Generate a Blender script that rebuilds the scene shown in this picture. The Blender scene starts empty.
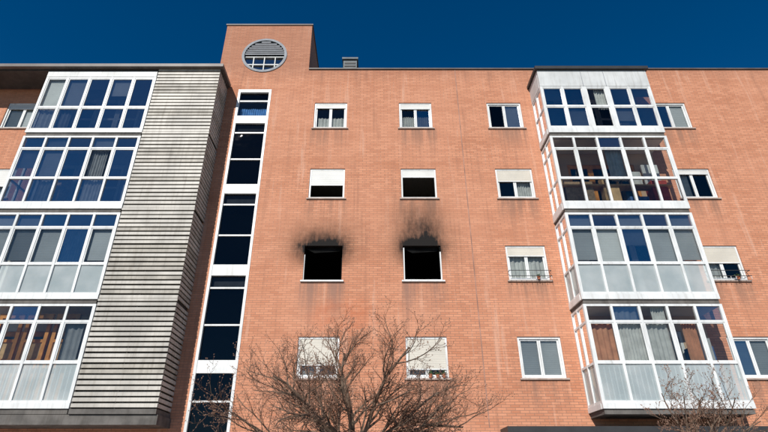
import bpy, math, random
from mathutils import Vector, Matrix
random.seed(7)
R = math.radians
scene = bpy.context.scene

# ------------------------------------------------------------------ node helpers
def new_mat(name):
    m = bpy.data.materials.new(name); m.use_nodes = True
    nt = m.node_tree; nt.nodes.clear()
    out = nt.nodes.new('ShaderNodeOutputMaterial')
    return m, nt, out
def mth(nt, op, a, b=None, c=None, clamp=False):
    n = nt.nodes.new('ShaderNodeMath'); n.operation = op; n.use_clamp = clamp
    for i, v in enumerate((a, b, c)):
        if v is None: continue
        if isinstance(v, (int, float)): n.inputs[i].default_value = v
        else: nt.links.new(v, n.inputs[i])
    return n.outputs[0]
def mixc(nt, fac, a, b, mode='MIX'):
    n = nt.nodes.new('ShaderNodeMix'); n.data_type = 'RGBA'; n.blend_type = mode
    def s(i, v):
        if isinstance(v, (int, float)): n.inputs[i].default_value = v
        elif isinstance(v, tuple): n.inputs[i].default_value = (v[0], v[1], v[2], 1)
        else: nt.links.new(v, n.inputs[i])
    s(0, fac); s(6, a); s(7, b)
    return n.outputs[2]
def pos(nt):
    g = nt.nodes.new('ShaderNodeNewGeometry')
    s = nt.nodes.new('ShaderNodeSeparateXYZ'); nt.links.new(g.outputs['Position'], s.inputs[0])
    return g.outputs['Position'], s.outputs[0], s.outputs[1], s.outputs[2]
def comb(nt, x, y, z):
    n = nt.nodes.new('ShaderNodeCombineXYZ')
    for i, v in enumerate((x, y, z)):
        if isinstance(v, (int, float)): n.inputs[i].default_value = v
        else: nt.links.new(v, n.inputs[i])
    return n.outputs[0]
def noise(nt, vec, scale, detail=3, rough=.55):
    n = nt.nodes.new('ShaderNodeTexNoise'); n.inputs['Scale'].default_value = scale
    n.inputs['Detail'].default_value = min(detail, 3); n.inputs['Roughness'].default_value = rough
    nt.links.new(vec, n.inputs['Vector']); return n.outputs[0]
def ramp(nt, v, a, b, o0=0., o1=1.):
    n = nt.nodes.new('ShaderNodeMapRange'); n.interpolation_type = 'SMOOTHSTEP'
    n.inputs[1].default_value = a; n.inputs[2].default_value = b
    n.inputs[3].default_value = o0; n.inputs[4].default_value = o1
    nt.links.new(v, n.inputs[0]); return n.outputs[0]
def principled(nt, out, col, rough=.6, metal=0., bump=None, bs=.3, bd=.01, spec=.5):
    p = nt.nodes.new('ShaderNodeBsdfPrincipled')
    if isinstance(col, tuple): p.inputs['Base Color'].default_value = (*col, 1)
    else: nt.links.new(col, p.inputs['Base Color'])
    p.inputs['Roughness'].default_value = rough; p.inputs['Metallic'].default_value = metal
    p.inputs['Specular IOR Level'].default_value = spec
    if bump is not None:
        b = nt.nodes.new('ShaderNodeBump'); b.inputs['Strength'].default_value = bs
        b.inputs['Distance'].default_value = bd
        nt.links.new(bump, b.inputs['Height']); nt.links.new(b.outputs[0], p.inputs['Normal'])
    nt.links.new(p.outputs[0], out.inputs[0]); return p

def simple(name, col, rough=.6, var=.12, scale=2.5, metal=0., streak=.0, spec=.4, bump=0):
    m, nt, out = new_mat(name)
    P, x, y, z = pos(nt)
    n1 = noise(nt, P, scale, 3)
    lo = tuple(c*(1-var) for c in col); hi = tuple(min(1, c*(1+var)) for c in col)
    c = mixc(nt, ramp(nt, n1, .3, .7), lo, hi)
    if streak:
        sv = comb(nt, mth(nt, 'MULTIPLY', mth(nt, 'ADD', x, y), 6.), mth(nt, 'MULTIPLY', z, .5), 0.)
        s = ramp(nt, noise(nt, sv, 1.5, 3, .7), .45, .78, 0, streak)
        c = mixc(nt, s, c, (col[0]*.42, col[1]*.38, col[2]*.33))
    b = noise(nt, P, 40, 3) if bump else None
    principled(nt, out, c, rough, metal, b, bump, .01, spec)
    return m

# brick ------------------------------------------------------------
WIN_SOOT = [(-1.66, 8.40, 1.25, 1.35, 1.8), (1.46, 8.40, 1.08, 2.5, 1.9)]
COLS = [-1.625, 1.48, 4.745, 10.82, -12.9]
def brick_mat():
    m, nt, out = new_mat('orange_brick')
    P, x, y, z = pos(nt)
    u = mth(nt, 'ADD', x, y)
    bt = nt.nodes.new('ShaderNodeTexBrick')
    nt.links.new(comb(nt, u, z, 0.), bt.inputs['Vector'])
    bt.inputs['Scale'].default_value = 1
    bt.inputs['Brick Width'].default_value = .25
    bt.inputs['Row Height'].default_value = .0725
    bt.inputs['Mortar Size'].default_value = .008
    bt.inputs['Mortar Smooth'].default_value = .2
    bt.inputs['Bias'].default_value = -.05
    bt.inputs['Color1'].default_value = (.64, .285, .165, 1)
    bt.inputs['Color2'].default_value = (.50, .200, .110, 1)
    bt.inputs['Mortar'].default_value = (.31, .17, .115, 1)
    c = bt.outputs[0]
    n1 = noise(nt, P, .35, 3)
    c = mixc(nt, ramp(nt, n1, .35, .65, 0, .4), c, (.61, .295, .185))
    n2 = noise(nt, comb(nt, mth(nt, 'MULTIPLY', u, .25), mth(nt, 'MULTIPLY', z, 2.2), 3.), 1.2, 3, .6)
    c = mixc(nt, ramp(nt, n2, .42, .72, 0, .34), c, (.41, .16, .085))
    sv = comb(nt, mth(nt, 'MULTIPLY', u, 3.2), mth(nt, 'MULTIPLY', z, .22), 9.)
    sn = noise(nt, sv, 1.3, 3, .7)
    c = mixc(nt, ramp(nt, sn, .52, .78, 0, .5), c, (.32, .15, .095))
    c = mixc(nt, ramp(nt, sn, .44, .26, 0, .4), c, (.67, .42, .31))
    top = ramp(nt, mth(nt, 'ADD', z, mth(nt, 'MULTIPLY', sn, .8)), 15.5, 16.4, 0, .4)
    c = mixc(nt, top, c, (.25, .12, .08))
    nb = noise(nt, P, 3.0, 3, .7)
    # run-off beneath every sill
    fz = mth(nt, 'FRACT', mth(nt, 'DIVIDE', mth(nt, 'SUBTRACT', z, 4.29), 2.905))
    dmin = None
    for xc in COLS[:4]:
        d_ = mth(nt, 'ABSOLUTE', mth(nt, 'SUBTRACT', x, xc))
        dmin = d_ if dmin is None else mth(nt, 'MINIMUM', dmin, d_)
    sill = mth(nt, 'MULTIPLY', mth(nt, 'MULTIPLY', ramp(nt, fz, .62, 1., 0, .75), ramp(nt, dmin, .6, .8, 1, 0)), ramp(nt, sn, .38, .62, .08, 1))
    c = mixc(nt, mth(nt, 'MULTIPLY', sill, ramp(nt, z, 13.3, 13.4, 1, 0)), c, (.27, .15, .105))
    # rust-red bleed low on the wall
    dx = mth(nt, 'DIVIDE', mth(nt, 'ABSOLUTE', mth(nt, 'ADD', x, .95)), 1.3)
    dz = mth(nt, 'DIVIDE', mth(nt, 'ABSOLUTE', mth(nt, 'SUBTRACT', z, 6.15)), .7)
    dd = mth(nt, 'ADD', mth(nt, 'MULTIPLY', dx, dx), mth(nt, 'MULTIPLY', dz, dz))
    st = mth(nt, 'MULTIPLY', ramp(nt, dd, 0, 1, 1, 0), ramp(nt, nb, .35, .65, .1, .5))
    c = mixc(nt, st, c, (.50, .14, .06))
    # soot from the fire
    nn = noise(nt, comb(nt, mth(nt, 'MULTIPLY', x, 1.3), mth(nt, 'MULTIPLY', z, .9), 5.), 1.3, 3, .6)
    nw = mth(nt, 'MULTIPLY', mth(nt, 'SUBTRACT', nn, .5), .45)
    fine = ramp(nt, noise(nt, comb(nt, mth(nt, 'MULTIPLY', x, 7.), mth(nt, 'MULTIPLY', z, 2.), 2.), 1.5, 3, .7), .3, .7, .75, 1.1)
    for xc, zt, hw, H, stg in WIN_SOOT:
        dz = mth(nt, 'DIVIDE', mth(nt, 'SUBTRACT', z, zt), H)
        dzn = mth(nt, 'ADD', dz, nw)
        up = mth(nt, 'POWER', mth(nt, 'SUBTRACT', 1., mth(nt, 'MAXIMUM', dzn, 0.), clamp=True), 3.2)
        dx = mth(nt, 'DIVIDE', mth(nt, 'ABSOLUTE', mth(nt, 'SUBTRACT', x, xc)), hw)
        side = ramp(nt, mth(nt, 'ADD', dx, mth(nt, 'MULTIPLY', nw, .5)), .1, 1.0, 1, 0)
        below = ramp(nt, z, zt-1.0, zt+.05, 0, 1)
        mk = mth(nt, 'MULTIPLY', mth(nt, 'MULTIPLY', up, side), mth(nt, 'MULTIPLY', below, mth(nt, 'MULTIPLY', fine, stg)), clamp=True)
        wide = mth(nt, 'MULTIPLY', ramp(nt, dx, .2, 1.6, .6, 0),
                   mth(nt, 'MULTIPLY', below, ramp(nt, dzn, -.1, 1.15, 1, 0)))
        c = mixc(nt, mth(nt, 'MULTIPLY', wide, fine), c, (.14, .078, .045))
        c = mixc(nt, mk, c, (.012, .010, .009))
        wet = mth(nt, 'MULTIPLY', ramp(nt, dx, .35, .8, 1, 0), mth(nt, 'MULTIPLY', ramp(nt, z, 5.4, 7.1, 0, .5), ramp(nt, z, 7.15, 7.2, 1, 0)))
        wet = mth(nt, 'MULTIPLY', wet, ramp(nt, sn, .3, .7, .1, 1.))
        c = mixc(nt, wet, c, (.30, .17, .13))
    hh = mth(nt, 'ADD', mth(nt, 'SUBTRACT', 1., bt.outputs['Fac']), mth(nt, 'MULTIPLY', nb, .4))
    principled(nt, out, c, .85, 0, hh, .5, .006, .25)
    return m

def glass_mat(name, tint, base, refl=(1, 1, 1), rough=.01):
    m, nt, out = new_mat(name)
    P, x, y, z = pos(nt)
    t = nt.nodes.new('ShaderNodeBsdfTransparent'); t.inputs[0].default_value = (*tint, 1)
    g = nt.nodes.new('ShaderNodeBsdfGlossy'); g.inputs[0].default_value = (*refl, 1)
    g.inputs['Roughness'].default_value = rough
    b = nt.nodes.new('ShaderNodeBump'); b.inputs['Strength'].default_value = .2; b.inputs['Distance'].default_value = .03
    nt.links.new(noise(nt, P, 1.6, 2), b.inputs['Height']); nt.links.new(b.outputs[0], g.inputs['Normal'])
    f = nt.nodes.new('ShaderNodeFresnel'); f.inputs[0].default_value = 1.5
    fac = mth(nt, 'ADD', f.outputs[0], base, clamp=True)
    mx = nt.nodes.new('ShaderNodeMixShader'); nt.links.new(fac, mx.inputs[0])
    nt.links.new(t.outputs[0], mx.inputs[1]); nt.links.new(g.outputs[0], mx.inputs[2])
    nt.links.new(mx.outputs[0], out.inputs[0]); return m
def frost_mat():
    m, nt, out = new_mat('frosted_glass')
    P, x, y, z = pos(nt)
    p = nt.nodes.new('ShaderNodeBsdfPrincipled'); p.inputs['Roughness'].default_value = .25
    c = mixc(nt, ramp(nt, noise(nt, P, 1.2, 3), .3, .7), (.46, .53, .54), (.62, .67, .67))
    nt.links.new(c, p.inputs['Base Color'])
    t = nt.nodes.new('ShaderNodeBsdfTransparent'); t.inputs[0].default_value = (.85, .9, .9, 1)
    mx = nt.nodes.new('ShaderNodeMixShader'); mx.inputs[0].default_value = .62
    nt.links.new(t.outputs[0], mx.inputs[1]); nt.links.new(p.outputs[0], mx.inputs[2])
    nt.links.new(mx.outputs[0], out.inputs[0]); return m
def slat_mat(name, col, pitch, dark=.55, axis='z'):
    m, nt, out = new_mat(name)
    P, x, y, z = pos(nt)
    s = z if axis == 'z' else x
    fr = mth(nt, 'FRACT', mth(nt, 'DIVIDE', s, pitch))
    e = ramp(nt, fr, .74, .9, 0, 1)
    c0 = mixc(nt, ramp(nt, noise(nt, P, 1.5, 3), .3, .7), tuple(v*.85 for v in col), col)
    c = mixc(nt, e, c0, tuple(v*dark for v in col))
    principled(nt, out, c, .5, 0, mth(nt, 'SUBTRACT', 1., e), .5, .008, .4)
    return m

MT = {
 'brick': brick_mat(),
 'white': simple('white_aluminium', (.72, .73, .72), .4, .08, 2, streak=.42),
 'greyw': simple('grey_white_panel', (.58, .59, .58), .5, .10, 1.2, streak=.5),
 'louver': simple('louvre_slat_metal', (.47, .44, .39), .5, .2, 1.2, streak=.5),
 'louverb': simple('louvre_slat_metal_worn', (.37, .34, .29), .55, .2, 2.0, streak=.6),
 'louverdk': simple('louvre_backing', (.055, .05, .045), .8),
 'dark': simple('dark_metal_trim', (.035, .035, .036), .5),
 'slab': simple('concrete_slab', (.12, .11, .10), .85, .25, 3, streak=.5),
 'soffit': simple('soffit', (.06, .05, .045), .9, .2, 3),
 'sill': simple('stone_sill', (.42, .33, .28), .8, .15, 4, streak=.4),
 'shutter': slat_mat('roller_shutter', (.74, .73, .69), .05, .62),
 'shutterc': slat_mat('cream_roller_shutter', (.68, .63, .54), .05, .6),
 'blind': slat_mat('window_blind', (.62, .64, .65), .055, .72),
 'blindg': slat_mat('grey_window_blind', (.40, .43, .46), .055, .7),
 'curtain': simple('net_curtain', (.60, .60, .58), .9, .12, 5),
 'curtgrey': simple('grey_curtain', (.30, .31, .33), .9, .12, 5),
 'curtblue': simple('blue_curtain', (.12, .30, .62), .9, .2, 6),
 'curtpeach': simple('peach_curtain', (.58, .29, .17), .9, .15, 5),
 'wood': simple('varnished_wood', (.66, .27, .055), .45, .2, 5),
 'woodlt': simple('pale_wood', (.55, .36, .18), .6, .2, 5),
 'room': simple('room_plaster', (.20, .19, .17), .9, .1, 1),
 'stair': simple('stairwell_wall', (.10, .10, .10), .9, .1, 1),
 'plaster': simple('gallery_plaster', (.55, .38, .25), .9, .1, 1),
 'plasterw': simple('gallery_white_plaster', (.62, .60, .56), .9, .08, 1),
 'plasterb': simple('gallery_blue_grey', (.30, .34, .40), .9, .1, 1),
 'charred': simple('charred_room', (.008, .008, .008), .95, .4, 3, spec=.1),
 'glass': glass_mat('window_glass', (.78, .81, .80), .01),
 'glassr': glass_mat('reflective_glass', (.45, .48, .50), .22, (.9, .92, 1)),
 'glassd': glass_mat('stair_glass', (.26, .28, .30), .0, (.62, .60, .62)),
 'frost': frost_mat(),
 'joint': simple('joint_sealant', (.34, .19, .14), .8, .3, 3),
 'coping': simple('zinc_coping', (.12, .10, .09), .5, .2, 2),
 'roof': simple('roof_gravel', (.22, .21, .2), .95, .2, 6),
 'vent': simple('vent_metal', (.10, .12, .13), .6, .2, 4),
 'terra': simple('terracotta', (.42, .14, .07), .8, .15, 8),
 'leaf': simple('plant_leaf', (.05, .09, .03), .7, .4, 20),
 'door': simple('entrance_door', (.10, .11, .12), .4),
 'red': simple('red_cloth', (.40, .06, .04), .9, .2, 9),
 'blue': simple('blue_cloth', (.07, .15, .35), .9, .2, 9),
 'box': simple('cardboard', (.36, .25, .15), .9, .2, 9),
}

# ------------------------------------------------------------------ mesh accumulator
class Mesh:
    def __init__(s): s.v = []; s.f = []; s.m = []; s.mats = []
    def mi(s, k):
        if k not in s.mats: s.mats.append(k)
        return s.mats.index(k)
    def poly(s, pts, k):
        b = len(s.v); s.v += [tuple(p) for p in pts]
        s.f.append(tuple(range(b, b+len(pts)))); s.m.append(s.mi(k))
    def box(s, x0, x1, y0, y1, z0, z1, k):
        if x0 > x1: x0, x1 = x1, x0
        b = len(s.v)
        s.v += [(x0,y0,z0),(x1,y0,z0),(x1,y1,z0),(x0,y1,z0),(x0,y0,z1),(x1,y0,z1),(x1,y1,z1),(x0,y1,z1)]
        for f in ((0,3,2,1),(4,5,6,7),(0,1,5,4),(1,2,6,5),(2,3,7,6),(3,0,4,7)):
            s.f.append(tuple(b+i for i in f)); s.m.append(s.mi(k))
    def room(s, x0, x1, y0, y1, z0, z1, k):
        s.poly([(x0,y1,z0),(x0,y1,z1),(x1,y1,z1),(x1,y1,z0)], k)
        s.poly([(x0,y0,z0),(x0,y0,z1),(x0,y1,z1),(x0,y1,z0)], k)
        s.poly([(x1,y0,z0),(x1,y1,z0),(x1,y1,z1),(x1,y0,z1)], k)
        s.poly([(x0,y0,z0),(x0,y1,z0),(x1,y1,z0),(x1,y0,z0)], k)
        s.poly([(x0,y0,z1),(x1,y0,z1),(x1,y1,z1),(x0,y1,z1)], k)
    def pane(s, x0, x1, y, z0, z1, k):
        j = lambda: random.uniform(-.009, .009)
        a, b = j(), j()
        s.poly([(x0,y+a,z0),(x1,y+b,z0),(x1,y-a,z1),(x0,y-b,z1)], k)
    def panex(s, x, y0, y1, z0, z1, k):
        s.poly([(x,y0,z0),(x,y1,z0),(x,y1,z1),(x,y0,z1)], k)
    def curtain(s, x0, x1, y, z0, z1, k, amp=.02, pitch=None):
        pitch = pitch or random.uniform(.07, .16)
        n = max(6, int((x1-x0)/pitch*6)); ph = random.random()*6
        pr = None
        for i in range(n+1):
            x = x0+(x1-x0)*i/n
            yy = y+amp*math.sin(ph+(x-x0)/pitch*6.283)+amp*.6*math.sin((x-x0)*17+ph)
            if pr: s.poly([(pr[0],pr[1],z0),(x,yy,z0),(x,yy,z1),(pr[0],pr[1],z1)], k)
            pr = (x, yy)
    def build(s, name, parent=None):
        me = bpy.data.meshes.new(name); me.from_pydata(s.v, [], s.f)
        for k in s.mats: me.materials.append(MT[k])
        me.polygons.foreach_set('material_index', s.m); me.update()
        o = bpy.data.objects.new(name, me); scene.collection.objects.link(o)
        if parent: o.parent = parent
        return o

FY = 14.8            # main facade plane
BY = 13.8            # projecting galleries plane
bld = bpy.data.objects.new('apartment_building', None); scene.collection.objects.link(bld)
TX0, TX1, TZ, zlow = -6.0, -2.55, 18.25, 15.0     # roof tower

# ------------------------------------------------------------------ main wall with openings
SILL = [4.33+2.905*k for k in range(4)]
WH = 1.17
openings = []
for ci, xc in enumerate(COLS):
    w = 1.26 if ci >= 2 else 1.2
    for r in range(4): openings.append((xc-w/2, xc+w/2, SILL[r], SILL[r]+WH))
STX0, STX1 = -5.12, -3.88
openings.append((STX0, STX1, 2.7, 14.85))
for k in range(4):
    z = 3.4+2.9*k
    openings.append((6.6, 8.9, z+.02, z+2.25)); openings.append((-11.0, -8.6, z+.02, z+2.25))
GF = [(-1.625,1.2),(1.48,1.2),(10.82,1.26),(-12.9,1.26),(-8.5,2.0),(7.5,2.4),(-10.6,1.2)]
for xc, w in GF: openings.append((xc-w/2, xc+w/2, 1.0, 2.3))
openings.append((-5.0, -4.0, .12, 2.3))
BX0, BX1, TOPZ = -24., 24., 15.85
def wall(ms, x0, x1, z0, z1, y, ops, depth, k, notch):
    al = ops+[notch]
    xs = sorted({x0, x1} | {v for o in al for v in o[:2]}); zs = sorted({z0, z1} | {v for o in al for v in o[2:]})
    for i in range(len(xs)-1):
        for j in range(len(zs)-1):
            cx, cz = (xs[i]+xs[i+1])/2, (zs[j]+zs[j+1])/2
            if any(o[0] < cx < o[1] and o[2] < cz < o[3] for o in al): continue
            ms.poly([(xs[i],y,zs[j]),(xs[i+1],y,zs[j]),(xs[i+1],y,zs[j+1]),(xs[i],y,zs[j+1])], k)
    for a, b, c, d in ops:
        ms.poly([(a,y,c),(a,y,d),(a,y+depth,d),(a,y+depth,c)], k)
        ms.poly([(b,y,c),(b,y+depth,c),(b,y+depth,d),(b,y,d)], k)
        ms.poly([(a,y,c),(a,y+depth,c),(b,y+depth,c),(b,y,c)], k)
        ms.poly([(a,y,d),(b,y,d),(b,y+depth,d),(a,y+depth,d)], k)
m = Mesh(); wall(m, BX0, BX1, 0, TOPZ, FY, openings, .28, 'brick', (TX0, TX1, zlow, TOPZ))
m.poly([(BX0,FY,0),(BX0,FY,TOPZ),(BX0,FY+14,TOPZ),(BX0,FY+14,0)], 'brick')
m.poly([(BX1,FY,0),(BX1,FY+14,0),(BX1,FY+14,TOPZ),(BX1,FY,TOPZ)], 'brick')
m.poly([(BX0,FY+14,0),(BX0,FY+14,TOPZ),(BX1,FY+14,TOPZ),(BX1,FY+14,0)], 'brick')
m.box(BX0+.02, TX0-.01, FY+.3, FY+13.9, 15.35, 15.45, 'roof')
m.box(TX1+.01, BX1-.02, FY+.3, FY+13.9, 15.35, 15.45, 'roof')
m.box(TX0-.01, TX1+.01, FY+2.62, FY+13.9, 15.35, 15.45, 'roof')
for p, q in ((BX0, TX0-.01), (TX1+.01, BX1)):
    m.poly([(p,FY+.29,15.2),(q,FY+.29,15.2),(q,FY+.29,TOPZ),(p,FY+.29,TOPZ)], 'brick')
m.build('brick_walls', bld)
m = Mesh()
m.box(TX1+.003, BX1, FY-.05, FY+.36, TOPZ, TOPZ+.05, 'coping')
m.box(BX0, TX0-.003, FY-.05, FY+.36, TOPZ, TOPZ+.05, 'coping')
m.build('parapet_coping', bld)
m = Mesh()
m.box(3.055, 3.085, FY-.006, FY+.01, 3.05, TOPZ-.02, 'joint')
m.build('movement_joint', bld)

# ------------------------------------------------------------------ windows
def window(xc, zs, w=1.2, h=WH, shutter=.1, panes=('glass','glass'), cur=None, curh=1., frame='white',
           rail=False, sash=True, room='room', flush=.03, curx=(0,1), shm='shutter', items=()):
    m = Mesh(); x0, x1 = xc-w/2+.004, xc+w/2-.004; z0, z1 = zs+.004, zs+h-.004; y = FY+flush
    t = .055
    m.box(x0, x0+t, y, y+.07, z0, z1, frame); m.box(x1-t, x1, y, y+.07, z0, z1, frame)
    m.box(x0+t, x1-t, y, y+.07, z0, z0+t, frame); m.box(x0+t, x1-t, y, y+.07, z1-t, z1, frame)
    a, b, c, d = x0+t, x1-t, z0+t, z1-t
    if shutter > 0:
        zc = d-(d-c)*shutter
        m.box(a+.002, b-.002, y+.012, y+.03, zc+.03, d, shm)
        m.box(a+.002, b-.002, y+.008, y+.035, zc, zc+.03, frame)
    mid = (a+b)/2; s = .045
    if sash:
        for i, (p, q) in enumerate(((a+.002, mid-.004), (mid+.004, b-.002))):
            if panes[i] == 'open': continue
            yy = y+.04
            m.box(p, p+s, yy, yy+.04, c, d, frame); m.box(q-s, q, yy, yy+.04, c, d, frame)
            m.box(p+s, q-s, yy, yy+.04, c, c+s, frame); m.box(p+s, q-s, yy, yy+.04, d-s, d, frame)
            m.pane(p+s, q-s, yy+.02, c+s, d-s, panes[i])
    if cur:
        X0, X1 = a+(b-a)*curx[0]+.01, a+(b-a)*curx[1]-.01
        if cur.startswith('blind'): m.box(X0, X1, y+.10, y+.12, c+(d-c)*(1-curh), d, cur)
        else: m.curtain(X0, X1, y+.16, c, c+(d-c)*curh, cur)
    m.box(x0-.06, x1+.06, FY-.05, FY-.002, zs-.045, zs-.003, 'sill')
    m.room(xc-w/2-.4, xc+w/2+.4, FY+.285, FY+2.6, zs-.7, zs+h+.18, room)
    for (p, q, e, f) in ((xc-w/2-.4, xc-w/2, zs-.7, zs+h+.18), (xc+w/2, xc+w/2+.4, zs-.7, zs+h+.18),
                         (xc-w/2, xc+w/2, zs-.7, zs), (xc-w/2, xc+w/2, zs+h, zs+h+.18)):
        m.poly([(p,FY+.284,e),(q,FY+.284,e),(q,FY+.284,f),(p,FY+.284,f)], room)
    if rail:
        for zz in (zs+.08, zs+.26): m.box(x0-.02, x1+.02, FY-.17, FY-.155, zz, zz+.015, 'dark')
        for i in range(9):
            xx = x0+(x1-x0)*i/8; m.box(xx-.005, xx+.005, FY-.167, FY-.157, zs-.02, zs+.08, 'white')
        for xx in (x0-.02, x1+.005): m.box(xx, xx+.015, FY-.155, FY-.003, zs+.26, zs+.275, 'dark')
    for it in items: m.box(xc+it[0], xc+it[1], FY+it[2], FY+it[3], zs+it[4], zs+it[5], it[6])
    m.build('window', bld)

S = SILL
window(COLS[0], S[3], shutter=.16, cur='curtain', curh=.5, curx=(.05,.95))
window(COLS[1], S[3], shutter=.2, cur='curtain', curh=.55, curx=(0,1), panes=('glass','glassr'))
window(COLS[2], S[3], 1.26, shutter=0, panes=('glassd','glassr'), cur='blind', curx=(.42,1))
window(COLS[3], S[3], 1.26, shutter=0, panes=('glassr','glass'), cur='blind')
window(COLS[0], S[2], shutter=.56, sash=False)
window(COLS[1], S[2], shutter=.26, sash=False, items=[(-.5,-.1,.8,1.2,.0,.4,'greyw')])
window(COLS[2], S[2], 1.26, shutter=.42, cur='curtain', curx=(.5,1), curh=.7, shm='shutterc')
window(COLS[3], S[2], 1.26, shutter=.14, cur='curtain', curx=(0,.45))
window(COLS[2], S[1], 1.26, shutter=.28, cur='curtain', curx=(.0,1), rail=True, shm='shutterc')
window(COLS[3], S[1], 1.26, shutter=.5, cur='curtain', rail=True, curx=(0,.5), shm='shutterc')
window(COLS[0], S[0], shutter=.72, cur='curtain', shm='shutterc')
window(COLS[1], S[0], shutter=.83, cur='curtain', curx=(0,.6), shm='shutterc')
window(COLS[2], S[0], 1.26, shutter=0, cur='blind')
window(COLS[3], S[0], 1.26, shutter=0, panes=('glassr','glass'), cur='blindg')
for r in range(4):
    window(COLS[4], S[r], 1.26, shutter=(.5,.3,.6,.2)[r], cur='curtain' if r < 3 else 'blind')
for xc, w in GF: window(xc, 1.0, w, 1.3, shutter=.5, cur='curtain')
def burnt(xc, zs, w, frame):
    m = Mesh()
    x0, x1, z0, z1 = xc-w/2, xc+w/2, zs, zs+WH
    if frame:
        y = FY+.03; t = .045
        m.box(x0+.004, x0+t, y, y+.06, z0+.004, z1-.06, 'white'); m.box(x1-t, x1-.004, y, y+.06, z0+.004, z1-.2, 'white')
        m.box(x0+t, x1-t, y, y+.06, z0+.004, z0+t, 'white')
        m.box(x1-t, x1-.004, y, y+.06, z1-.2, z1-.004, 'charred')
    else:
        m.box(x0+.004, x0+.03, FY+.02, FY+.08, z0+.004, z1-.3, 'greyw'); m.box(x1-.03, x1-.004, FY+.05, FY+.1, z0+.03, z1-.4, 'charred')
    m.box(x0-.06, x1+.06, FY-.06, FY-.002, zs-.05, zs-.003, 'white')
    m.poly([(x0+.02,FY+.12,z1-.05),(x1-.02,FY+.12,z1-.02),(x1-.1,FY+.16,z1-.13),(x0+.3,FY+.15,z1-.19)], 'charred')
    for a,b,c,d in ((x0,x0+.012,z0,z1),(x1-.012,x1,z0,z1)):
        m.box(a+.001, b-.001, FY+.1, FY+.28, c+.01, d-.01, 'charred')
    m.room(x0-.8, x1+.8, FY+.285, FY+3.5, zs-.9, zs+WH+.2, 'charred')
    m.box(x0-.0, x1, FY+.12, FY+.279, z1-.012, z1-.002, 'charred')
    m.box(x0+.1, x0+.6, FY+2.2, FY+2.8, zs-.85, zs+.5, 'charred')
    m.build('burnt_window', bld)
burnt(COLS[0], S[1], 1.2, False); burnt(COLS[1], S[1], 1.2, True)

# ------------------------------------------------------------------ stair window strip
m = Mesh(); y = FY+.03
m.box(STX0+.003, STX0+.085, y-.045, y+.08, 2.7, 14.847, 'white'); m.box(STX1-.085, STX1-.003, y-.045, y+.08, 2.7, 14.847, 'white')
a, b = STX0+.085, STX1-.085
m.box(a, b, y-.04, y+.08, 14.72, 14.845, 'white')
zt = 14.72
for k in range(4, -1, -1):
    zb = 4.47+2.93*(k-1)+.36 if k > 0 else 2.7
    if k == 4: zb = 13.28+.33
    if k == 4: divs = [zt, zt-.42, zb]
    elif k == 0: divs = [zt, 3.69, zb]
    elif k == 1: divs = [zt, zt-.42, zt-.42-1.15, zb]
    else:
        H = zt-zb; divs = [zt, zt-.44, zt-.44-(H-.44)*.53, zb]
    for i in range(len(divs)-1):
        u, l = divs[i], divs[i+1]
        if i < len(divs)-2: m.box(a, b, y-.0, y+.07, l, l+.05, 'white'); l += .05
        m.pane(a, b, y+.04, l, u, 'glassd' if k < 4 or i == 0 else 'glass')
        if i == 0 and 0 < k < 4: m.box(a+.002, b-.002, y+.14, y+.16, l, u, 'curtgrey')
    if k == 4:
        m.curtain(a, b, y+.2, 13.62, 14.1, 'curtblue')
    bb = zb-(.33 if k == 4 else .36)
    if k > 0:
        m.box(a, b, y-.03, y+.08, bb, zb, 'white')
        m.box(a, b, FY+.3, FY+3.0, bb, bb+.2, 'stair')
    zt = bb
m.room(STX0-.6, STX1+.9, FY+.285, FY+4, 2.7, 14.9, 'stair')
for k in range(8):
    z = 2.9+1.45*k
    m.poly([(STX0-.6,FY+(1.2 if k%2 else 3.),z),(STX1+.9,FY+(1.2 if k%2 else 3.),z),(STX1+.9,FY+(3. if k%2 else 1.2),z+1.45),(STX0-.6,FY+(3. if k%2 else 1.2),z+1.45)], 'room')
m.build('stairwell_window', bld)
m = Mesh()
m.box(-4.995, -4.005, FY+.1, FY+.15, .13, 2.29, 'door'); m.pane(-4.85, -4.15, FY+.08, .6, 2.1, 'glassr')
m.box(-5.3, -3.7, FY-.3, FY-.003, 0.004, .12, 'slab')
m.build('entrance_door', bld)

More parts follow.
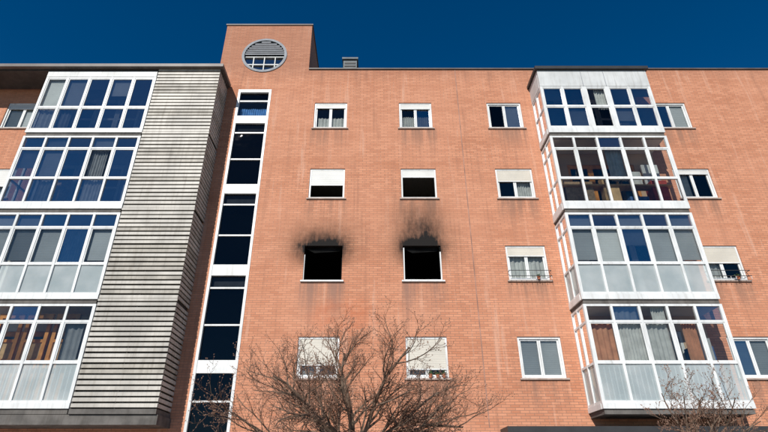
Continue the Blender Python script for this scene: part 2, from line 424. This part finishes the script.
# ------------------------------------------------------------------ galleries
def gallery(name, x0, x1, zf, rows, panes, ncol=5, side=False, inner=None, fascia=None, objs=(), bars=False,
            weights=None, thick=()):
    m = Mesh(); y = BY
    ws = weights or [1]*ncol; tot = sum(ws); xs = [x0]
    for w_ in ws: xs.append(xs[-1]+(x1-x0)*w_/tot)
    zr = [zf+r for r in rows]
    top = zr[-1]
    for i, x in enumerate(xs):
        hw = .075 if i in thick else .035
        if i == 0: p, q = x, x+.085
        elif i == ncol: p, q = x-.085, x
        else: p, q = x-hw, x+hw
        m.box(p, q, y, y+.08, zr[0]-.0, top+.06, 'white')
    m.box(x0, x1, y-.012, y+.095, zf-.0, zr[0]-.002, 'white')
    for j, z in enumerate(zr):
        for i in range(ncol):
            p = xs[i]+(.085 if i == 0 else (.075 if i in thick else .035)); q = xs[i+1]-(.085 if i == ncol-1 else (.075 if i+1 in thick else .035))
            m.box(p, q, y+.006, y+.075, z, z+.06, 'white')
            if j < len(zr)-1:
                g = panes[j][i] if isinstance(panes[j], (list, tuple)) else panes[j]
                kind, back = (g.split('+')+[None])[:2]
                za, zb = z+.06, zr[j+1]
                if kind == 'open': continue
                if j == 1 or (len(zr) == 3):
                    s = .032
                    m.box(p, p+s, y+.02, y+.06, za, zb, 'white'); m.box(q-s, q, y+.02, y+.06, za, zb, 'white')
                    m.box(p+s, q-s, y+.02, y+.06, za, za+s, 'white'); m.box(p+s, q-s, y+.02, y+.06, zb-s, zb, 'white')
                    m.pane(p+s, q-s, y+.04, za+s, zb-s, kind)
                else:
                    m.pane(p, q, y+.04, za, zb, kind)
                if back:
                    if back.startswith('curt'):
                        wd = random.choice((1, 1, .55, .75)); off = random.choice((0, 1))
                        pp, qq = (p, p+(q-p)*wd) if off == 0 else (q-(q-p)*wd, q)
                        m.curtain(pp, qq, y+.16, za-.05, zb+.05, back)
                    elif back == 'blind':
                        m.box(p-.01, q+.01, y+.12, y+.13, za+random.choice((0, 0, .05, .12)), zb+.04, random.choice(('blind','blind','blindg')))
                    elif back == 'halfblind': m.box(p-.01, q+.01, y+.12, y+.13, za+(zb-za)*random.uniform(.3,.6), zb+.04, 'blind')
    if bars:
        n = int((x1-x0)/.13)
        for i in range(1, n):
            x = x0+(x1-x0)*i/n; m.box(x-.012, x+.012, y+.085, y+.105, zr[0], zr[1], 'greyw')
    if fascia:
        m.box(x0-.0, x1+.0, y-.008, y+.09, top+.062, zf+fascia, 'greyw')
        if x0 > 0:
            for i in (2, 3): m.box(xs[i]-.01, xs[i]+.01, y-.014, y-.004, top+.064, zf+fascia-.01, 'curtgrey')
    if side:
        ys = [BY+.08, BY+.54, FY]; xx = x0
        for i, yy in enumerate(ys):
            if i == 0: continue
            p, q = (yy-.03, yy+.03) if i < 2 else (yy-.06, yy-.002)
            m.box(xx, xx+.07, p, q, zr[0], top+.06, 'white')
        for j, z in enumerate(zr):
            for i in range(2):
                p = ys[i]+(.0 if i == 0 else .03); q = ys[i+1]-(.03 if i == 0 else .06)
                m.box(xx+.005, xx+.065, p, q, z, z+.06, 'white')
                if j < len(zr)-1:
                    g = panes[j][0] if isinstance(panes[j], (list, tuple)) else panes[j]
                    m.panex(xx+.035, p, q, z+.06, zr[j+1], g.split('+')[0])
        m.box(xx-.012, xx+.09, BY+.096, FY-.002, zf, zr[0]-.002, 'white')
        if fascia: m.box(xx-.008, xx+.09, BY+.092, FY-.002, top+.062, zf+fascia, 'greyw')
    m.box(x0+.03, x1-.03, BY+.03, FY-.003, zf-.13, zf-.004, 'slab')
    inn, dk = inner or ('plaster', 'white')
    dx0, dx1 = (6.6, 8.9) if x0 > 0 else (-11.0, -8.6)
    for (p, q, c, d) in ((x0+.1, dx0, zf, zf+2.75), (dx1, x1-.03, zf, zf+2.75), (dx0, dx1, zf+2.25, zf+2.75)):
        m.box(p, q, FY-.03, FY-.003, c, d, inn)
    m.box(x0+.09, x1-.05, BY+.12, FY-.04, zf+2.70, zf+2.74, 'plasterw')
    n = 3
    for i in range(n):
        p = dx0+(dx1-dx0)*i/n; q = dx0+(dx1-dx0)*(i+1)/n
        m.box(p+.003, p+.09, FY-.02, FY+.05, zf+.02, zf+2.24, dk); m.box(q-.09, q-.003, FY-.02, FY+.05, zf+.02, zf+2.24, dk)
        for c, d in ((.02,.5),(1.3,1.38),(2.1,2.24)): m.box(p+.09, q-.09, FY-.015, FY+.045, zf+c, zf+d, dk)
        m.pane(p+.09, q-.09, FY+.02, zf+.5, zf+2.1, 'glass')
    m.room(dx0-.3, dx1+.3, FY+.285, FY+3, zf, zf+2.5, 'room')
    for o in objs: m.box(x0+o[0], x0+o[1], BY+o[2], BY+o[3], zf+o[4], zf+o[5], o[6])
    m.build(name, bld)

G = lambda s: s.split()
RX0, RX1 = 5.80, 9.68
LX0, LX1 = -11.68, -7.78
Z = [3.4, 6.3, 9.2, 12.1]
gallery('glazed_balcony', RX0, RX1, Z[3], [.2,1.1,1.95], [G('glassr+blind glassr+blind glassd glassr+halfblind glassr+blind'), G('glassr+halfblind glassr glass+curtain glassr glassr+halfblind')],
        side=True, inner=('plasterb','white'), fascia=2.74, thick=(2,3), weights=[1,1,1.05,1,1])
gallery('glazed_balcony', RX0, RX1, Z[2], [.22,1.08,2.24,2.70], [G('glass glass glass glass glass'), G('glass glass glass+curtain glass glass'), G('glass glass glassr glass glass')], side=True, inner=('plaster','wood'),
        objs=[(.3,1.2,.3,.6,.05,1.15,'box'),(1.5,2.0,.25,.5,.0,1.3,'woodlt'),(2.3,2.9,.3,.6,.0,.6,'blue'),(3.1,3.6,.3,.7,0,1.2,'red'),(.15,3.7,.2,.55,.95,1.0,'woodlt'),(1.7,1.95,.25,.45,1.0,1.45,'terra'),
              (.2,.24,.3,.8,0,2.6,'woodlt'),(2.5,2.8,.25,.5,1.0,1.5,'greyw'),(3.2,3.75,.75,.8,1.2,2.1,'greyw')])
gallery('glazed_balcony', RX0, RX1, Z[1], [.16,1.06,2.24,2.70], [G('frost frost frost frost frost'), G('glass+blind glass+blind glassr+halfblind glass+blind glass+blind'), G('glassr+blind glassr glassr+blind glassr glassr+blind')],
        side=True, inner=('plasterw','white'))
gallery('glazed_balcony', RX0, RX1, Z[0], [.14,1.12,2.24,2.70], [G('frost frost frost frost frost'), G('glass+curtpeach glass+curtain glass+curtain glass+curtpeach glass'), G('glass glassr+curtain glass+curtain glass glassr')],
        side=True, inner=('plaster','white'), bars=True, objs=[(3.0,3.6,.5,.9,0,1.7,'blue'),(3.15,3.5,.4,.5,1.3,1.9,'greyw')])
gallery('glazed_balcony', LX0, LX1, Z[3], [.1,1.05,2.38], [G('glassr+curtain glassr+curtgrey glassr glassr glassr'), G('glass+blind glassr+blind glassr glassr+halfblind glassr')],
        side=True, inner=('plasterb','white'), fascia=2.7)
gallery('glazed_balcony', LX0, LX1, Z[2], [.2,1.08,2.24,2.70], [G('glassr glassr+curtain glassr glassr+curtain glassr'), G('glassr+halfblind glassr+blind glassr glass+curtgrey glassr'), G('glassr+blind glassr+blind glassr glassr+blind glassr')],
        side=True, inner=('plasterb','white'), objs=[(2.4,2.9,.3,.5,0,1.6,'greyw'),(1.2,1.7,.3,.6,0,1.4,'woodlt')])
gallery('glazed_balcony', LX0, LX1, Z[1], [.14,1.04,2.24,2.70], [G('frost frost frost frost frost'), G('glass+blind glass+blind glass+blind glassr+curtain glass+blind'), G('glassr+blind glassr+blind glassr+blind glassr glassr+blind')],
        side=True, inner=('plasterw','white'))
wd = []
for p, q in ((1.15,1.85), (1.95,2.65), (2.75,3.4)):
    wd += [(p,p+.1,.25,.32,0,2.55,'wood'), (q-.1,q,.25,.32,0,2.55,'wood'), (p+.1,q-.1,.25,.32,2.42,2.55,'wood'),
           (p+.1,q-.1,.25,.32,1.75,1.83,'wood'), (p+.1,q-.1,.26,.31,0,1.3,'wood'), (p+.1,q-.1,.29,.30,1.3,1.75,'woodlt')]
gallery('glazed_balcony', LX0, LX1, Z[0], [.14,1.12,2.24,2.70], [G('frost frost frost frost frost'), G('glass glass glass glass glass+curtgrey'), G('glass glass glassr glass glass')],
        side=True, inner=('plasterw','wood'), bars=True, objs=wd)
m = Mesh()
m.box(RX0-.08, RX1+.08, BY-.1, FY-.003, 14.86, 14.98, 'dark')
m.build('balcony_roof', bld)
m = Mesh()
m.box(BX0, -5.42, BY-.16, FY-.052, 14.90, 15.03, 'coping')
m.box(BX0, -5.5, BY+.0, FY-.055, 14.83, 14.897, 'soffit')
m.build('eave_slab', bld)
m = Mesh()
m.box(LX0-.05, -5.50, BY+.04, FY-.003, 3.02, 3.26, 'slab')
m.build('balcony_base', bld)

# ------------------------------------------------------------------ louvred tower
m = Mesh(); X0, X1 = -7.76, -5.54
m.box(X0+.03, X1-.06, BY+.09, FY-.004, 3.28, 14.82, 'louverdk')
for k in range(4):
    zf = Z[k]; pitch = 2.82/20
    for i in range(20):
        zz = zf+.03+i*pitch+random.uniform(-.004, .004)
        j = random.uniform(-.006, .006); sg = random.uniform(-.004, .004)
        yb = BY-.005+j; h = .092
        km = 'louver' if random.random() < .75 else 'louverb'
        b0 = len(m.v)
        m.box(X0+.01, X1-.004, yb, yb+.03, zz, zz+h, km)
        for q in (b0+1, b0+2, b0+5, b0+6):
            vx, vy, vz = m.v[q]; m.v[q] = (vx, vy, vz+sg)
        m.poly([(X0+.01,yb+.03,zz+h),(X1-.004,yb+.03,zz+h),(X1-.004,yb+.085,zz+h+.03),(X0+.01,yb+.085,zz+h+.03)], km)
        m.box(X1-.03, X1, BY+.03, FY-.006, zz, zz+h, km)
    if k: m.box(X0, X1+.006, BY-.014, BY+.02, zf-.055, zf+.012, 'louver')
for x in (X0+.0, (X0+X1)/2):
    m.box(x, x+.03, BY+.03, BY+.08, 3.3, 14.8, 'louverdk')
m.box(X0, X1, BY-.01, FY-.006, 3.27, 3.39, 'slab')
m.build('louvred_screen', bld)

# ------------------------------------------------------------------ roof tower with round window
TY0, TY1 = FY, FY+2.6
cx, cz, cr = -4.33, 16.60, .82
m = Mesh(); N = 48
angs = [2*math.pi*i/N for i in range(N)]
for ccx, ccz in ((TX0, TZ), (TX1, TZ), (TX0, zlow), (TX1, zlow)):
    angs.append(math.atan2(ccz-cz, ccx-cx) % (2*math.pi))
def rectpt(a):
    c, s = math.cos(a), math.sin(a); t = 1e9
    if c > 1e-9: t = min(t, (TX1-cx)/c)
    if c < -1e-9: t = min(t, (TX0-cx)/c)
    if s > 1e-9: t = min(t, (TZ-cz)/s)
    if s < -1e-9: t = min(t, (zlow-cz)/s)
    return (cx+c*t, cz+s*t)
angs = sorted(set(angs))
for i in range(len(angs)):
    a, b = angs[i], angs[(i+1) % len(angs)]
    ra, rb = rectpt(a), rectpt(b)
    ca, cb = (cx+cr*math.cos(a), cz+cr*math.sin(a)), (cx+cr*math.cos(b), cz+cr*math.sin(b))
    m.poly([(ca[0],TY0,ca[1]),(ra[0],TY0,ra[1]),(rb[0],TY0,rb[1]),(cb[0],TY0,cb[1])], 'brick')
    m.poly([(ca[0],TY0,ca[1]),(cb[0],TY0,cb[1]),(cb[0],TY0+.35,cb[1]),(ca[0],TY0+.35,ca[1])], 'brick')
    r1, r2 = cr+.06, cr-.04
    p = lambda r, an, yy: (cx+r*math.cos(an), yy, cz+r*math.sin(an))
    m.poly([p(r2,a,TY0-.03),p(r1,a,TY0-.03),p(r1,b,TY0-.03),p(r2,b,TY0-.03)], 'curtgrey')
    m.poly([p(r1,a,TY0-.03),p(r1,a,TY0+.01),p(r1,b,TY0+.01),p(r1,b,TY0-.03)], 'curtgrey')
    m.poly([p(r2,a,TY0-.03),p(r2,b,TY0-.03),p(r2,b,TY0+.1),p(r2,a,TY0+.1)], 'vent')
m.poly([(TX1,TY0,zlow),(TX1,TY1,zlow),(TX1,TY1,TZ),(TX1,TY0,TZ)], 'brick')
m.poly([(TX0,TY0,zlow),(TX0,TY0,TZ),(TX0,TY1,TZ),(TX0,TY1,zlow)], 'brick')
m.poly([(TX0,TY1,zlow),(TX0,TY1,TZ),(TX1,TY1,TZ),(TX1,TY1,zlow)], 'brick')
m.box(TX0-.04, TX1+.04, TY0-.04, TY1+.04, TZ, TZ+.05, 'coping')
def chord(z): return math.sqrt(max(0, (cr-.04)**2-(z-cz)**2))
for dz in (-.42, -.02):
    h = chord(cz+dz); m.box(cx-h, cx+h, TY0+.06, TY0+.12, cz+dz-.022, cz+dz+.022, 'greyw')
for dx in (-.42, 0, .42):
    h = math.sqrt((cr-.04)**2-dx*dx); m.box(cx+dx-.018, cx+dx+.018, TY0+.064, TY0+.116, cz-h, cz-.05, 'greyw')
for i in range(7):
    z = cz+.04+i*.108; h = chord(z+.07)
    if h > .05:
        m.box(cx-h, cx+h, TY0+.0, TY0+.02, z, z+.055, 'curtgrey')
        m.poly([(cx-h,TY0+.02,z+.055),(cx+h,TY0+.02,z+.055),(cx+h*.96,TY0+.11,z+.095),(cx-h*.96,TY0+.11,z+.095)], 'vent')
m.pane(cx-cr, cx+cr, TY0+.13, cz-cr, cz, 'glassr')
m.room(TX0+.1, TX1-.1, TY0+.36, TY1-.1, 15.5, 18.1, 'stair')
m.build('roof_tower', bld)
m = Mesh()   # roof vent
m.box(-1.27, -.73, FY+.5, FY+.95, 15.45, 16.82, 'vent'); m.box(-1.32, -.68, FY+.44, FY+1.0, 16.86, 16.95, 'vent')
m.box(-1.22, -.78, FY+.54, FY+.9, 16.82, 16.86, 'dark')
for i in range(3): m.box(-1.22, -.78, FY+.48, FY+.499, 16.35+i*.15, 16.42+i*.15, 'dark')
m.build('roof_vent', bld)
m = Mesh()
m.box(3.35, 11.2, 13.95, FY-.003, 2.86, 3.0, 'dark')
for x in (3.6, 6.0, 8.4, 10.9): m.box(x, x+.06, 14.0, FY-.003, 2.76, 2.858, 'dark')
m.build('entrance_canopy', bld)

# ------------------------------------------------------------------ flower pots
def pot(x, y, z, r, h, k='terra', plant=True):
    m = Mesh(); n = 14
    prof = [(r*.68,0),(r*.92,h*.8),(r*1.05,h*.8),(r*1.05,h),(r*.9,h),(r*.88,h*.9)]
    for i in range(n):
        a, b = 2*math.pi*i/n, 2*math.pi*(i+1)/n
        for (r0,h0),(r1,h1) in zip(prof[:-1], prof[1:]):
            m.poly([(x+r0*math.cos(a),y+r0*math.sin(a),z+h0),(x+r0*math.cos(b),y+r0*math.sin(b),z+h0),(x+r1*math.cos(b),y+r1*math.sin(b),z+h1),(x+r1*math.cos(a),y+r1*math.sin(a),z+h1)], k)
        m.poly([(x,y,z+h*.9),(x+r*.88*math.cos(a),y+r*.88*math.sin(a),z+h*.9),(x+r*.88*math.cos(b),y+r*.88*math.sin(b),z+h*.9)], 'leaf')
    if plant:
        for i in range(70):
            c = Vector((x+random.gauss(0,r*.6), y+random.gauss(0,r*.35), z+h+abs(random.gauss(0,r*.8))))
            d = Vector([random.gauss(0,1) for _ in range(3)]).normalized()*.03; e = d.orthogonal().normalized()*.014
            m.poly([c-d, c+e, c+d, c-e], 'leaf')
    m.build('flower_pot')
pot(1.55, FY-.06, S[0], .055, .10); pot(1.75, FY-.06, S[0], .05, .09); pot(1.93, FY-.06, S[0], .05, .1)
pot(5.0, FY-.09, S[1], .05, .09); pot(11.1, FY-.09, S[1], .055, .1)

# ------------------------------------------------------------------ trees
def bark():
    mm, nt, out = new_mat('tree_bark'); P, x, y, z = pos(nt)
    c = mixc(nt, ramp(nt, noise(nt, P, 9, 3), .3, .7), (.08, .055, .04), (.20, .14, .10))
    principled(nt, out, c, .85, 0, noise(nt, P, 60, 3), .5, .01, .2); return mm
def twigm():
    mm, nt, out = new_mat('tree_twig'); P, x, y, z = pos(nt)
    c = mixc(nt, ramp(nt, noise(nt, P, 4, 3), .3, .7), (.10, .055, .035), (.21, .11, .07))
    principled(nt, out, c, .7, 0, spec=.3); return mm
MT['bark'] = bark(); MT['twig'] = twigm()
def tube(m, pts, rads, n, k):
    rings = []
    for i, p in enumerate(pts):
        t = (pts[min(i+1, len(pts)-1)]-pts[max(i-1, 0)]).normalized()
        u = t.orthogonal().normalized() if not rings else (pu - t*pu.dot(t)).normalized()
        pu = u; w = t.cross(u)
        b = len(m.v)
        for j in range(n):
            a = 2*math.pi*j/n; m.v.append(tuple(p+(u*math.cos(a)+w*math.sin(a))*rads[i]))
        rings.append(b)
    ki = m.mi(k)
    for b0, b1 in zip(rings[:-1], rings[1:]):
        for j in range(n):
            m.f.append((b0+j, b0+(j+1) % n, b1+(j+1) % n, b1+j)); m.m.append(ki)
def tree(name, base, crotch_h, levels, limb_n, limb_len, rad, spread, seed, tilt=(0,0), wide=1., kids=(9,8,6,3), twig=.0032):
    rnd = random.Random(seed); m = Mesh()
    def branch(p, d, L, r, lev):
        nseg = 7 if lev == 1 else (5 if lev == 2 else 4)
        pts, rs = [p.copy()], [r]; dd = d.copy(); q = p.copy()
        for i in range(nseg):
            dd = (dd + Vector([rnd.gauss(0,.10+.035*lev) for _ in range(3)]) + Vector((0,0,.035 if lev < 3 else .05))).normalized()
            q = q + dd*(L/nseg); pts.append(q.copy()); rs.append(r*(1-.68*(i+1)/nseg))
        tube(m, pts, rs, 7 if lev == 1 else (5 if lev == 2 else 3), 'bark' if lev < 3 else 'twig')
        if lev >= levels:
            for t_ in (pts[-1], pts[-2]):
                if rnd.random() < .7:
                    m.poly([t_+Vector((rnd.uniform(-.014,.014),0,0)), t_+Vector((.014,.0,.02)), t_+Vector((-.01,.008,.022))], 'twig')
            return
        nc = kids[lev-1]
        for c in range(nc):
            f = .2+.78*(c+rnd.random()*.7)/nc
            idx = min(nseg-1, int(f*nseg)); fr = f*nseg-idx
            bp = pts[idx].lerp(pts[idx+1], min(1, fr))
            dr = (pts[idx+1]-pts[idx]).normalized()
            ax = dr.orthogonal().normalized(); ax.rotate(Matrix.Rotation(rnd.uniform(0, 6.283), 3, dr))
            an = R(rnd.uniform(22, 55))
            nd = (dr*math.cos(an)+ax*math.sin(an)); nd = (nd+Vector((0,0,.08))).normalized()
            branch(bp, nd, L*rnd.uniform(.40, .62)*(1-.25*f), max(twig, rs[idx]*.56), lev+1)
    b = Vector(base); pts, rs = [], []
    for i in range(8):
        t = i/7; pts.append(b+Vector((tilt[0]*t+.03*math.sin(t*5), tilt[1]*t, crotch_h*t))); rs.append(rad*(1.35-.5*min(1,t*4)*.6-.28*t))
    tube(m, pts, rs, 12, 'bark')
    top = pts[-1]
    for i in range(limb_n):
        a = 2*math.pi*(i+rnd.uniform(-.3,.3))/limb_n; el = R(rnd.uniform(*spread))
        d = Vector((math.cos(a)*math.cos(el)*wide, math.sin(a)*math.cos(el)*.8, math.sin(el))).normalized()
        branch(top-Vector((0,0,rnd.uniform(0,.45))), d, limb_len*rnd.uniform(.85,1.15), rad*.55, 1)
    branch(top-Vector((0,0,.05)), Vector((-.05,0,1)), limb_len*.85, rad*.6, 1)
    return m.build(name)
tree('bare_tree', (-.62, 10.0, 0), 2.35, 4, 12, 2.05, .09, (10, 50), 21, tilt=(.25, 0), wide=1.4)
tree('bare_tree', (5.75, 10.2, 0), 2.0, 4, 8, 1.4, .045, (15, 65), 5, tilt=(.1, 0), wide=1.2, kids=(6,6,4,3), twig=.0028)

# ------------------------------------------------------------------ ground
MT['ground'] = simple('dry_ground', (.16, .14, .09), .95, .3, .8, bump=.3)
MT['asphalt'] = simple('asphalt', (.05, .05, .052), .9, .2, 2, bump=.4)
MT['paint'] = simple('road_paint', (.7, .7, .68), .7, .1, 6)
MT['kerb'] = simple('kerb_stone', (.35, .34, .32), .85, .12, 5)
def pav():
    mm, nt, out = new_mat('pavement_tiles'); P, x, y, z = pos(nt)
    bt = nt.nodes.new('ShaderNodeTexBrick'); nt.links.new(P, bt.inputs['Vector']); bt.inputs['Scale'].default_value = 1
    bt.inputs['Brick Width'].default_value = .4; bt.inputs['Row Height'].default_value = .4; bt.inputs['Mortar Size'].default_value = .006
    bt.inputs['Color1'].default_value = (.33,.31,.29,1); bt.inputs['Color2'].default_value = (.27,.255,.24,1); bt.inputs['Mortar'].default_value = (.12,.12,.11,1)
    principled(nt, out, bt.outputs[0], .85); return mm
MT['pav'] = pav()
m = Mesh(); m.poly([(-1500,-1500,-.134),(1500,-1500,-.134),(1500,1500,-.134),(-1500,1500,-.134)], 'ground'); m.build('ground')
m = Mesh(); m.box(-60, 60, -3.0, FY-.005, -.3, 0.0, 'pav'); m.build('pavement')
m = Mesh(); m.box(-60, 60, -3.16, -3.004, -.3, .004, 'kerb'); m.build('kerb')
m = Mesh(); m.poly([(-200,-12,-.13),(200,-12,-.13),(200,-3.165,-.13),(-200,-3.165,-.13)], 'asphalt'); m.build('road')
m = Mesh()
for i in range(-20, 20): m.poly([(i*6,-7.6,-.126),(i*6+3,-7.6,-.126),(i*6+3,-7.48,-.126),(i*6,-7.48,-.126)], 'paint')
m.build('road_marking')

# ------------------------------------------------------------------ world, sun
AZ, EL = 20., 37.
w = bpy.data.worlds.new('World'); scene.world = w; w.use_nodes = True
nt = w.node_tree; bg = nt.nodes['Background']
sky = nt.nodes.new('ShaderNodeTexSky'); sky.sky_type = 'NISHITA'; sky.sun_disc = False
sky.sun_elevation = R(EL); sky.sun_rotation = R(180+AZ); sky.air_density = 1.0; sky.dust_density = .1; sky.ozone_density = 4.5
sky.altitude = 700
hs = nt.nodes.new('ShaderNodeHueSaturation'); hs.inputs['Saturation'].default_value = 1.34; hs.inputs['Value'].default_value = 1.0
nt.links.new(sky.outputs[0], hs.inputs['Color']); nt.links.new(hs.outputs[0], bg.inputs[0]); bg.inputs[1].default_value = .077
sd = bpy.data.lights.new('sun', 'SUN'); sd.energy = 5.0; sd.angle = R(.5); sd.color = (1, .965, .90)
so = bpy.data.objects.new('sun', sd); scene.collection.objects.link(so)
to = Vector((-math.sin(R(AZ))*math.cos(R(EL)), -math.cos(R(AZ))*math.cos(R(EL)), math.sin(R(EL))))
so.rotation_euler = (-to).to_track_quat('-Z', 'Y').to_euler(); so.location = (-5, -10, 20)

cam = bpy.data.cameras.new('camera'); co = bpy.data.objects.new('camera', cam); scene.collection.objects.link(co)
cam.lens = 24.05; cam.sensor_width = 36; cam.shift_x = 9/768; cam.clip_end = 5000
co.location = (0, 0, 1.6); co.rotation_euler = (R(118), 0, 0)
scene.camera = co
scene.view_settings.view_transform = 'Standard'; scene.view_settings.look = 'None'; scene.view_settings.exposure = 0
